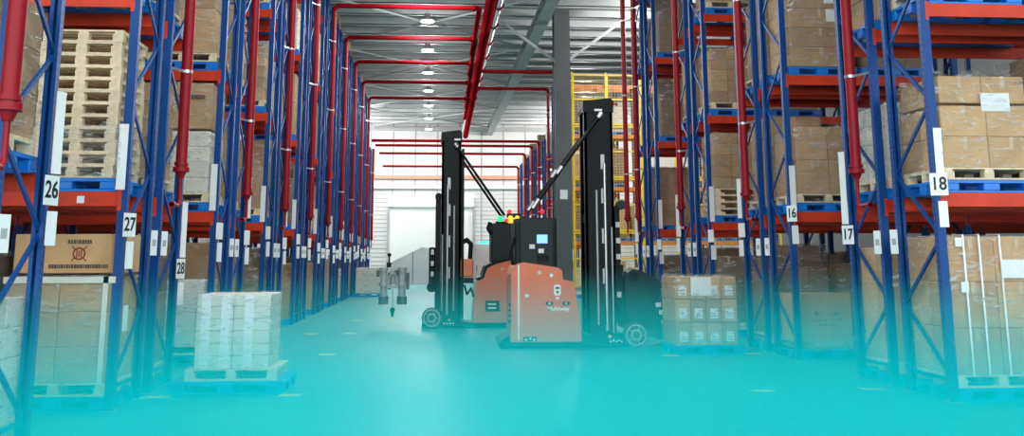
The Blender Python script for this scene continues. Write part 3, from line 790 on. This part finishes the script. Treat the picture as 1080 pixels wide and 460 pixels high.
LS_FILL = bpy.data.lights.new('lamp_light', 'POINT'); LS_FILL.energy = 1650; LS_FILL.shadow_soft_size = .28; LS_FILL.color = (1, .98, .96)
for k, (x, y) in enumerate(((-6.0, 60.5), (-6.0, 66.5), (-11.5, 63.5), (9.6, 60.0), (9.6, 66.5), (15.0, 63.5))):  # lamps added out of view behind the racks to brighten the far wall
    r = empty('high_bay_lamp', (x, y, 10.45)); tag(r, 'added lamp brightening the far wall, %s' % ('%s over the left corner' % ORD[k] if k < 3 else '%s over the right corner' % ORD[k - 3]), 'lamp', 'added lamps brightening the far wall')
    put('housing', hm, r); put('lens', lm, r); put('cable', cm, r)
    l = bpy.data.objects.new('lamp_light', LS_FILL); COL.objects.link(l); l.parent = r; l.location = (0, 0, .02)

for k, (x, y) in enumerate(((9.5, 35.0), (15.5, 35.0))):  # two more added lamps, hidden by the right racks, to brighten the yellow guards
    r = empty('high_bay_lamp', (x, y, 10.45)); tag(r, 'added lamp brightening the yellow mesh guards, %s from the aisle' % ORD[k], 'lamp', 'added lamps brightening the mesh guards')
    put('housing', hm, r); put('lens', lm, r); put('cable', cm, r)
    l = bpy.data.objects.new('lamp_light', LS_FILL); COL.objects.link(l); l.parent = r; l.location = (0, 0, -.1)

# ------------------------------------------------------------------ reach trucks
def mast(parent, x0, x1, y0, y1, H, face):
    """two-stage mast between x0..x1, front y0, back y1; face +1 when the carriage is on the +x side"""
    for y in (y0, y1 - .16):
        m = MB().box(x0, x1, y, y + .03, .12, H - .05).box(x0, x0 + .05, y, y + .16, .12, H - .05).box(x1 - .05, x1, y, y + .16, .12, H - .05)
        m.build('mast_rail', M['dark'], parent)
        xi = x0 + (x1 - x0) * (.62 if face > 0 else .38)
        m = MB().box(xi - .10, xi + .10, y + .035, y + .12, .2, H - .12); m.build('inner_rail', M['dark2'], parent)
        for i, (dx, z0, z1, rad) in enumerate(((-.13, .4, 2.9, .022), (.03, .3, 3.4, .030), (.15, .25, 2.2, .018))):
            MB().cyl((xi + dx * face, y - .028, z0), (xi + dx * face, y - .028, z1), rad, 10).build('lift_cylinder', M['silver'] if i != 1 else M['steel'], parent)
        for z in (1.15, 1.9, 2.65, 3.3): MB().box(xi - .035, xi + .035, y - .012, y, z, z + .28).build('rail_slot', M['silver'], parent)
    hx0, hx1 = x0 - .02, x1 + .02
    MB().prism([(hx0 - .01, H - .14), (hx0, H), (hx1 - .05, H + .06), (hx1, H), (hx1, H - .22), (hx0, H - .22)], y0 - .02, y1 + .02, 'xz').build('top_crosshead', M['dark'], parent)
    for z in (.5, 2.3): MB().box(x0 + .02, x0 + .12, y0 + .16, y1 - .16, z, z + .16).build('cross_member', M['dark'], parent)
    q = MB().box(x0 + .25 - .05 * face, x0 + .40 - .05 * face, y0 - .025, y0 - .02, H - .20, H - .16).build('maker_badge', M['white'], parent)

def wheel(parent, x, y, z, r, w):
    m = MB().cyl((x, y, z), (x, y + w, z), r, 30)
    o = m.build('wheel', M['rubber'], parent)
    MB().ring((x, y - .004, z), r * .80, .016, 'y').build('rim', M['silver'], o)
    MB().ring((x, y - .004, z), r * .42, .022, 'y', 6).build('hub', M['silver'], o)
    for i in range(5):
        a = i * 2 * pi / 5; MB().bar((x + r * .45 * cos(a), y - .004, z + r * .45 * sin(a)), (x + r * .75 * cos(a), y - .004, z + r * .75 * sin(a)), .012, .03, (0, 1, 0)).build('spoke', M['lgrey'], o)

def decal(parent, x, y, z, r, m): MB().cyl((x, y - .006, z), (x, y, z), r, 14).build('button', m, parent)

# second (nearer) truck, mast to the right
T2 = empty('reach_truck', (-.07, 18.45, 0)); tag(T2, 'nearer orange driverless forklift whose black mast stands on its right', 'forklift', 'orange driverless forklifts in the main aisle')
body = [(1.57, .10), (1.58, 1.33), (1.62, 1.46), (1.70, 1.53), (1.82, 1.55), (2.46, 1.45), (2.53, 1.40), (2.55, 1.23), (2.72, 1.20), (2.76, 1.15), (2.89, .16), (2.87, .10)]
MB().prism(body, 0, 1.10, 'xz').build('body_shell', M['truck'], T2)
MB().box(1.70, 1.735, -.004, .002, .14, 1.50).build('white_stripe', M['paper'], T2)
MB().prism([(1.38, .03), (1.36, .12), (1.55, .24), (1.57, .11), (2.95, .11), (2.95, .24), (3.6, .26), (3.75, .22), (4.05, .06), (3.9, .02)], -.05, 1.16, 'xz').build('chassis', M['dark'], T2)
for k in range(4): MB().box(1.545, 1.572, .04, .20, .45 + k * .1, .50 + k * .1).build('vent_slot', M['dark'], T2)
for k, xx in enumerate((1.85, 1.93, 2.0)): decal(T2, xx, 0, .15 + .02 * (k % 2), .022, M['paper'])
MB().box(1.80, 2.05, -.004, 0, .12, .20).build('foot_badge', M['dark2'], T2)
decal(T2, 1.87, 0, .94, .035, M['paper']); decal(T2, 2.11, 0, 1.36, .035, M['silver']); decal(T2, 2.33, 0, 1.31, .035, M['paper'])
m = MB(); m.prism([(2.375, .97), (2.375, 1.11), (2.40, 1.14), (2.48, 1.14), (2.505, 1.11), (2.505, .97), (2.48, .94), (2.40, .94)], -.006, 0, 'xz').box(2.41, 2.47, -.006, 0, .87, .92); m.build('emblem', M['white'], T2)
MB().box(2.40, 2.48, -.009, -.006, 1.06, 1.10).box(2.42, 2.46, -.009, -.006, .985, 1.03).build('emblem_detail', M['ink'], T2)
for xx in (2.29, 2.60):
    o = MB().prism([(xx + .075 * cos(t * pi / 8), .80 + .036 * sin(t * pi / 8)) for t in range(16)], -.006, 0, 'xz').build('eye_mark', M['black'], T2)
    MB().prism([(xx + .028 * cos(t * pi / 6), .80 + .026 * sin(t * pi / 6)) for t in range(12)], -.008, -.006, 'xz').build('eye_mark_centre', M['silver'], o)
t = put('lettering', text_mesh('Multiway', .115, M['white'], .003), T2, (2.45, -.005, .70)); t.rotation_euler = (pi / 2, 0, 0)
cab = MB().cbox(1.66, 2.45, .08, 1.0, 1.40, 2.38, .03).box(1.75, 1.95, .3, .8, 2.38, 2.42).build('control_tower', M['dark2'], T2)
MB().box(1.72, 1.76, .05, .08, 1.5, 2.3).box(2.38, 2.42, .05, .08, 1.5, 2.3).build('tower_edge', M['dark'], cab)
MB().box(2.07, 2.27, .066, .08, 1.90, 2.06).build('screen', M['screen'], cab)
for (a, b) in ((1.93, 1.82), (2.10, 1.74)): MB().box(a, a + .10, .066, .08, b - .02, b + .06).build('button', M['paper'], cab)
for a in (2.10, 2.18, 2.26): decal(cab, a, .08, 1.64, .014, M['silver'])
MB().box(2.07, 2.30, .074, .08, 1.55, 1.70).build('key_panel', M['dark'], cab)
MB().tube([(1.62, .1, 1.5), (1.58, .1, 1.75), (1.66, .1, 2.0)], .03, 8).build('grab_handle', M['dark'], T2)
m = MB().box(1.52, 1.78, .16, .30, 2.38, 2.46).build('beacon_bracket', M['dark'], T2)
for xx in (1.58, 1.71): MB().cyl((xx, .14, 2.28), (xx, .14, 2.37), .05, 12).ball((xx, .14, 2.37), .05, 12, 6).build('amber_beacon', M['amber'], T2)
for xx in (1.57, 2.20): MB().ball((xx, .3, 2.50), .045, 10, 6).build('red_lamp', M['redl'], T2)
mast(T2, 3.00, 3.55, .05, .72, 4.62, 1)
for y in (-.035, .80):
    MB().cyl((3.28, y, 4.31), (1.98, y, 2.53), .035, 10).build('tension_strut', M['dark'], T2)
    MB().cyl((3.26, y, 4.28), (3.33, y, 4.37), .05, 10).build('strut_end', M['steel'], T2)
    MB().cyl((1.98, y, 2.55), (2.10, y, 2.72), .045, 10).build('strut_end', M['steel'], T2)
    MB().cyl((2.45, y, 3.20), (2.55, y, 3.34), .042, 10).build('strut_collar', M['steel'], T2)
car = MB().box(3.56, 3.66, .1, 1.0, .45, 2.6).box(3.66, 3.72, .15, .95, 1.0, 1.5).build('fork_carriage', M['dark'], T2)
MB().cyl((3.69, .04, 2.62), (3.69, .25, 2.62), .09, 14).cyl((3.72, .04, 1.32), (3.72, .2, 1.32), .06, 12).build('guide_roller', M['dark2'], T2)
for z in (2.2, 1.9, 1.6, .9): MB().box(3.58, 3.66, .08, .1, z, z + .10).build('rail_slot', M['silver'], car)
at = MB().prism([(3.74, .32), (3.73, 1.30), (3.88, 1.42), (4.02, 1.40), (4.48, 1.16), (4.56, .80), (4.56, .16), (4.35, .12), (4.30, .32)], .06, .95, 'xz').build('turret_head', M['dark2'], T2)
MB().cyl((3.90, .055, 1.28), (3.90, .06, 1.28), .09, 16).build('pivot_cap', M['dark'], at)
for (a, b) in ((4.30, .72), (4.48, .75), (4.36, .58), (4.40, .40), (4.52, 1.0)): MB().cbox(a, a + .10, .03, .06, b, b + .08, .008).build('sensor', M['paper'] if b < .73 else M['silver'], at)
MB().box(4.57, 4.72, .12, .25, .10, 1.1).box(4.57, 4.72, .75, .88, .10, 1.1).build('fork_backrest', M['dark'], at)
wheel(T2, 3.88, -.14, .225, .225, .18)
decal(T2, 3.40, -.05, .20, .035, M['mark'])
for k in range(5): decal(T2, 3.42 + .05 * k, -.05, .11 + .02 * (k % 2), .018, M['paper'])

# first (farther) truck, mast to the left
T1 = empty('reach_truck', (0, 24.0, 0)); tag(T1, 'farther orange driverless forklift whose black mast stands on its left', 'forklift', 'orange driverless forklifts in the main aisle')
body = [(1.04, .12), (1.10, .80), (1.16, 1.10), (1.30, 1.16), (1.38, 1.40), (1.60, 1.50), (2.0, 1.60), (2.25, 1.62), (2.45, 1.5), (2.45, .12)]
MB().prism(body, 0, 1.10, 'xz').build('body_shell', M['truck'], T1)
MB().prism([(1.16, 1.10), (1.14, 1.16), (1.26, 1.22), (1.34, 1.46), (1.58, 1.57), (2.0, 1.66), (2.0, 1.60), (1.60, 1.50), (1.38, 1.40), (1.30, 1.16)], -.01, 1.11, 'xz').build('edge_moulding', M['dark'], T1)
b = MB().cbox(1.34, 1.68, -.012, 0, .38, .63, .004).build('type_plate', M['dark'], T1)
MB().box(1.40, 1.60, -.016, -.012, .53, .57).box(1.40, 1.60, -.016, -.012, .44, .48).build('type_plate_print', M['paper'], b)
MB().box(1.50, 1.66, -.004, 0, 1.0, 1.18).build('round_mark', M['truck'], T1); MB().ring((1.58, -.006, 1.08), .07, .010, 'y').build('round_mark', M['silver'], T1); decal(T1, 1.75, 0, 1.38, .03, M['silver'])
cab = MB().cbox(1.49, 2.02, .08, 1.0, 1.53, 2.48, .03).build('control_tower', M['dark2'], T1)
MB().tube([(1.50, .1, 2.2), (1.41, .1, 2.35), (1.46, .1, 2.5)], .05, 8).build('grab_handle', M['dark'], T1)
MB().ball((1.70, .12, 2.58), .075, 12, 8).build('green_beacon', M['green'], T1); MB().ball((1.86, .12, 2.54), .05, 10, 6).build('red_lamp', M['redl'], T1)
MB().box(1.60, 1.95, .1, .3, 2.48, 2.52).build('beacon_bracket', M['dark'], T1)
MB().prism([(-.18, .04), (-.1, .24), (.10, .42), (.30, .40), (.42, .18), (1.05, .12), (2.4, .12), (2.4, .03)], -.05, 1.15, 'xz').build('chassis', M['dark'], T1)
wheel(T1, .06, -.10, .24, .24, .16)
decal(T1, .48, -.05, .19, .03, M['mark'])
for k in range(4): decal(T1, .36 + .07 * k, -.05, .11, .022, M['paper'])
mast(T1, .27, .74, .05, .85, 4.70, -1)
MB().box(.76, .82, .1, 1.0, .2, 4.3).build('mast_guard', M['dark'], T1)
MB().cbox(.70, 1.05, .12, .9, 1.18, 1.62, .03).build('battery_cover', M['truck'], T1)
MB().box(.82, 1.06, .1, 1.0, 1.04, 1.16).build('battery_tray', M['dark'], T1)
MB().tube([(.80, .3, 2.02), (.90, .3, 2.08), (1.0, .3, 1.98), (.98, .3, 1.62)], .055, 8).build('hose_loop', M['dark'], T1)
MB().tube([(.84, .1, 1.0), (.90, .1, .78), (1.0, .1, .92), (1.06, .1, .72)], .025, 8).build('hose_loop', M['dark'], T1)
for y in (-.035, .93):
    MB().cyl((.62, y, 4.36), (1.80, y, 2.66), .033, 10).build('tension_strut', M['dark'], T1)
    MB().cyl((.58, y, 4.42), (.65, y, 4.32), .05, 10).build('strut_end', M['steel'], T1)
car = MB().box(.13, .26, .1, 1.0, .42, 3.15).cyl((.2, .06, 3.12), (.2, .3, 3.12), .09, 14).build('fork_carriage', M['dark'], T1)
MB().cbox(-.02, .13, .2, .9, 1.0, 1.9, .02).cyl((.05, .1, .95), (.05, .3, .95), .12, 14).build('turret_pivot', M['dark'], T1)
for z in (1.72, 1.45, 1.2): MB().cbox(.02, .10, .10, .2, z, z + .12, .01).build('sensor', M['silver'], T1)
side = MB().prism([(-.93, 1.50), (-.90, 1.56), (-.32, 1.84), (-.20, 1.90), (-.02, 1.88), (-.02, 1.02), (-.50, 1.00), (-.50, 1.22), (-.93, 1.34)], .25, .85, 'xz').build('boom_plate', M['silver'], T1)
MB().box(-.42, -.40, .24, .25, 1.05, 1.78).build('plate_seam', M['grey'], side)
MB().box(-.98, -.46, .28, .80, 1.02, 1.40).build('clamp_beam', M['lgrey'], T1)
for xx in (-1.10, -.66):
    o = MB().cyl((xx, .22, .72), (xx, .22, 1.34), .085, 14).cyl((xx, .22, 1.34), (xx, .22, 1.42), .11, 14).cyl((xx, .22, .98), (xx, .22, 1.06), .12, 14).build('clamp_column', M['lgrey'], T1)
    MB().cyl((xx, .22, .55), (xx, .22, .74), .12, 14).build('clamp_foot', M['grey'], o)
    MB().cbox(xx - .18, xx - .10, .18, .28, 1.20, 1.36, .01).cbox(xx + .10, xx + .17, .18, .28, .90, 1.30, .01).build('sensor', M['grey'], o)
MB().ball((-1.10, .13, .55), .025, 8, 6).build('red_lamp', M['redl'], T1)
MB().tube([(-.97, .2, 1.0), (-.97, .2, 1.18), (-.93, .2, 1.27), (-.88, .2, 1.29), (-.83, .2, 1.27), (-.79, .2, 1.18), (-.79, .2, 1.0)], .028, 8).box(-1.02, -.74, .15, .25, .93, 1.0).build('clamp_arch', M['lgrey'], T1)
MB().cyl((-.88, .2, .44), (-.88, .2, .93), .008, 6).build('hook_chain', M['grey'], T1)
MB().ball((-.88, .2, .42), .06, 10, 8).cyl((-.88, .2, .30), (-.88, .2, .40), .03, 8, .05).ball((-.88, .2, .29), .035, 8, 6).build('hook', M['dark'], T1)
MB().cyl((-.98, .3, 1.52), (-.98, .3, 1.70), .02, 8).ball((-.98, .3, 1.72), .05, 8, 6).cbox(-1.04, -.92, .25, .35, 1.42, 1.54, .01).build('warning_light', M['dark'], T1)

# white cabinet behind the trucks
r = empty('charging_cabinet', (1.17, 26.4, 0)); tag(r, 'white steel cabinet with cyan light standing behind the two forklifts', 'cabinet')
MB().cbox(0, .54, 0, .5, .05, 2.02, .015).build('cabinet_body', M['white'], r)
MB().box(.03, .51, -.012, 0, .95, 1.95).build('cabinet_door', M['white'], r); MB().box(.06, .09, -.03, -.012, 1.3, 1.45).build('door_handle', M['lgrey'], r)
MB().box(.14, .42, .05, .3, 2.02, 2.09).build('status_light', M['cyanl'], r); MB().box(.02, .52, .02, .48, 0, .05).build('plinth', M['grey'], r)

# yellow floor markers
YM_ = MB().cbox(-.13, .13, -.09, .09, 0, .006, .002).mesh('floor_marker', M['mark'])
for (x, y, lab) in ((-1.66, 12.42, 'at the right corner of the wide blue pallet'), (-3.20, 12.42, 'at the left corner of the wide blue pallet'), (-1.74, 17.6, 'alone on the floor behind the white wrapped stack'),
                    (-1.75, 22.5, 'left of the farther forklift, nearer the aisle middle'), (-2.58, 22.5, 'left of the farther forklift, close to the racks'),
                    (-1.95, 27.3, 'behind the farther forklift, close to the racks'), (-1.08, 27.2, 'under the clamp of the farther forklift'),
                    (4.11, 12.25, 'alone on the open floor near the right racks'), (5.51, 12.27, 'at the foot of the post numbered 17'),
                    (5.56, 16.95, 'right of the labelled carton pallet'), (4.06, 16.75, 'left of the labelled carton pallet')):
    o = put('floor_marker', YM_, None, (x, y, .0005)); tag(o, 'yellow floor marker %s' % lab, 'floor marker', 'yellow floor markers')

# ------------------------------------------------------------------ mist volume added over the near floor, standing in for a cyan colour gradient
MIST_C = (.003, .965, 1.0)
mm = bpy.data.materials.new('cyan_tint_mist'); mm.use_nodes = True; N = mm.node_tree.nodes; L = mm.node_tree.links
N.remove(N['Principled BSDF']); v = N.new('ShaderNodeVolumePrincipled')
v.inputs['Color'].default_value = (*MIST_C, 1); v.inputs['Anisotropy'].default_value = 0.0
tc = N.new('ShaderNodeTexCoord'); sp = N.new('ShaderNodeSeparateXYZ'); L.new(tc.outputs['Object'], sp.inputs[0])
def MN(op, *a):
    n = N.new('ShaderNodeMath'); n.operation = op
    for i, x in enumerate(a):
        if isinstance(x, (int, float)): n.inputs[i].default_value = x
        else: L.new(x, n.inputs[i])
    return n.outputs[0]
def layer(amount, height): return MN('MULTIPLY', MN('EXPONENT', MN('MULTIPLY', sp.outputs['Z'], -1 / height)), amount)
ys_ = N.new('ShaderNodeMapRange'); ys_.interpolation_type = 'SMOOTHSTEP'
ys_.inputs[1].default_value = 8.0; ys_.inputs[2].default_value = 17.0; ys_.inputs[3].default_value = 1; ys_.inputs[4].default_value = 0
L.new(sp.outputs['Y'], ys_.inputs[0])
top = N.new('ShaderNodeMapRange'); top.interpolation_type = 'SMOOTHSTEP'
top.inputs[1].default_value = 1.0; top.inputs[2].default_value = 1.58; top.inputs[3].default_value = 1; top.inputs[4].default_value = 0
L.new(sp.outputs['Z'], top.inputs[0])
dens = MN('MULTIPLY', MN('MULTIPLY', MN('ADD', layer(.41, .53), layer(.08, .12)), ys_.outputs[0]), top.outputs[0])
L.new(dens, v.inputs['Density'])
L.new(v.outputs[0], N['Material Output'].inputs['Volume'])
try: mm.cycles.volume_step_rate = .12
except Exception as e: print('step', e)
o = MB().box(-9, 12, 1.8, 17.0, .004, 1.58).build('mist', mm)
tag(o, 'added low cyan mist that tints the near floor', 'mist', kind='stuff')

for pr in (PLA, WOO, WOO_S, PLA_BIG, P_big, P_22, P_dark, P_small, P_white, P_tall): drop_tree(pr)
for o in list(bpy.data.objects):
    if o.parent is None and o.type in ('EMPTY', 'MESH') and 'label' not in o and o.get('kind') != 'structure': drop_tree(o)
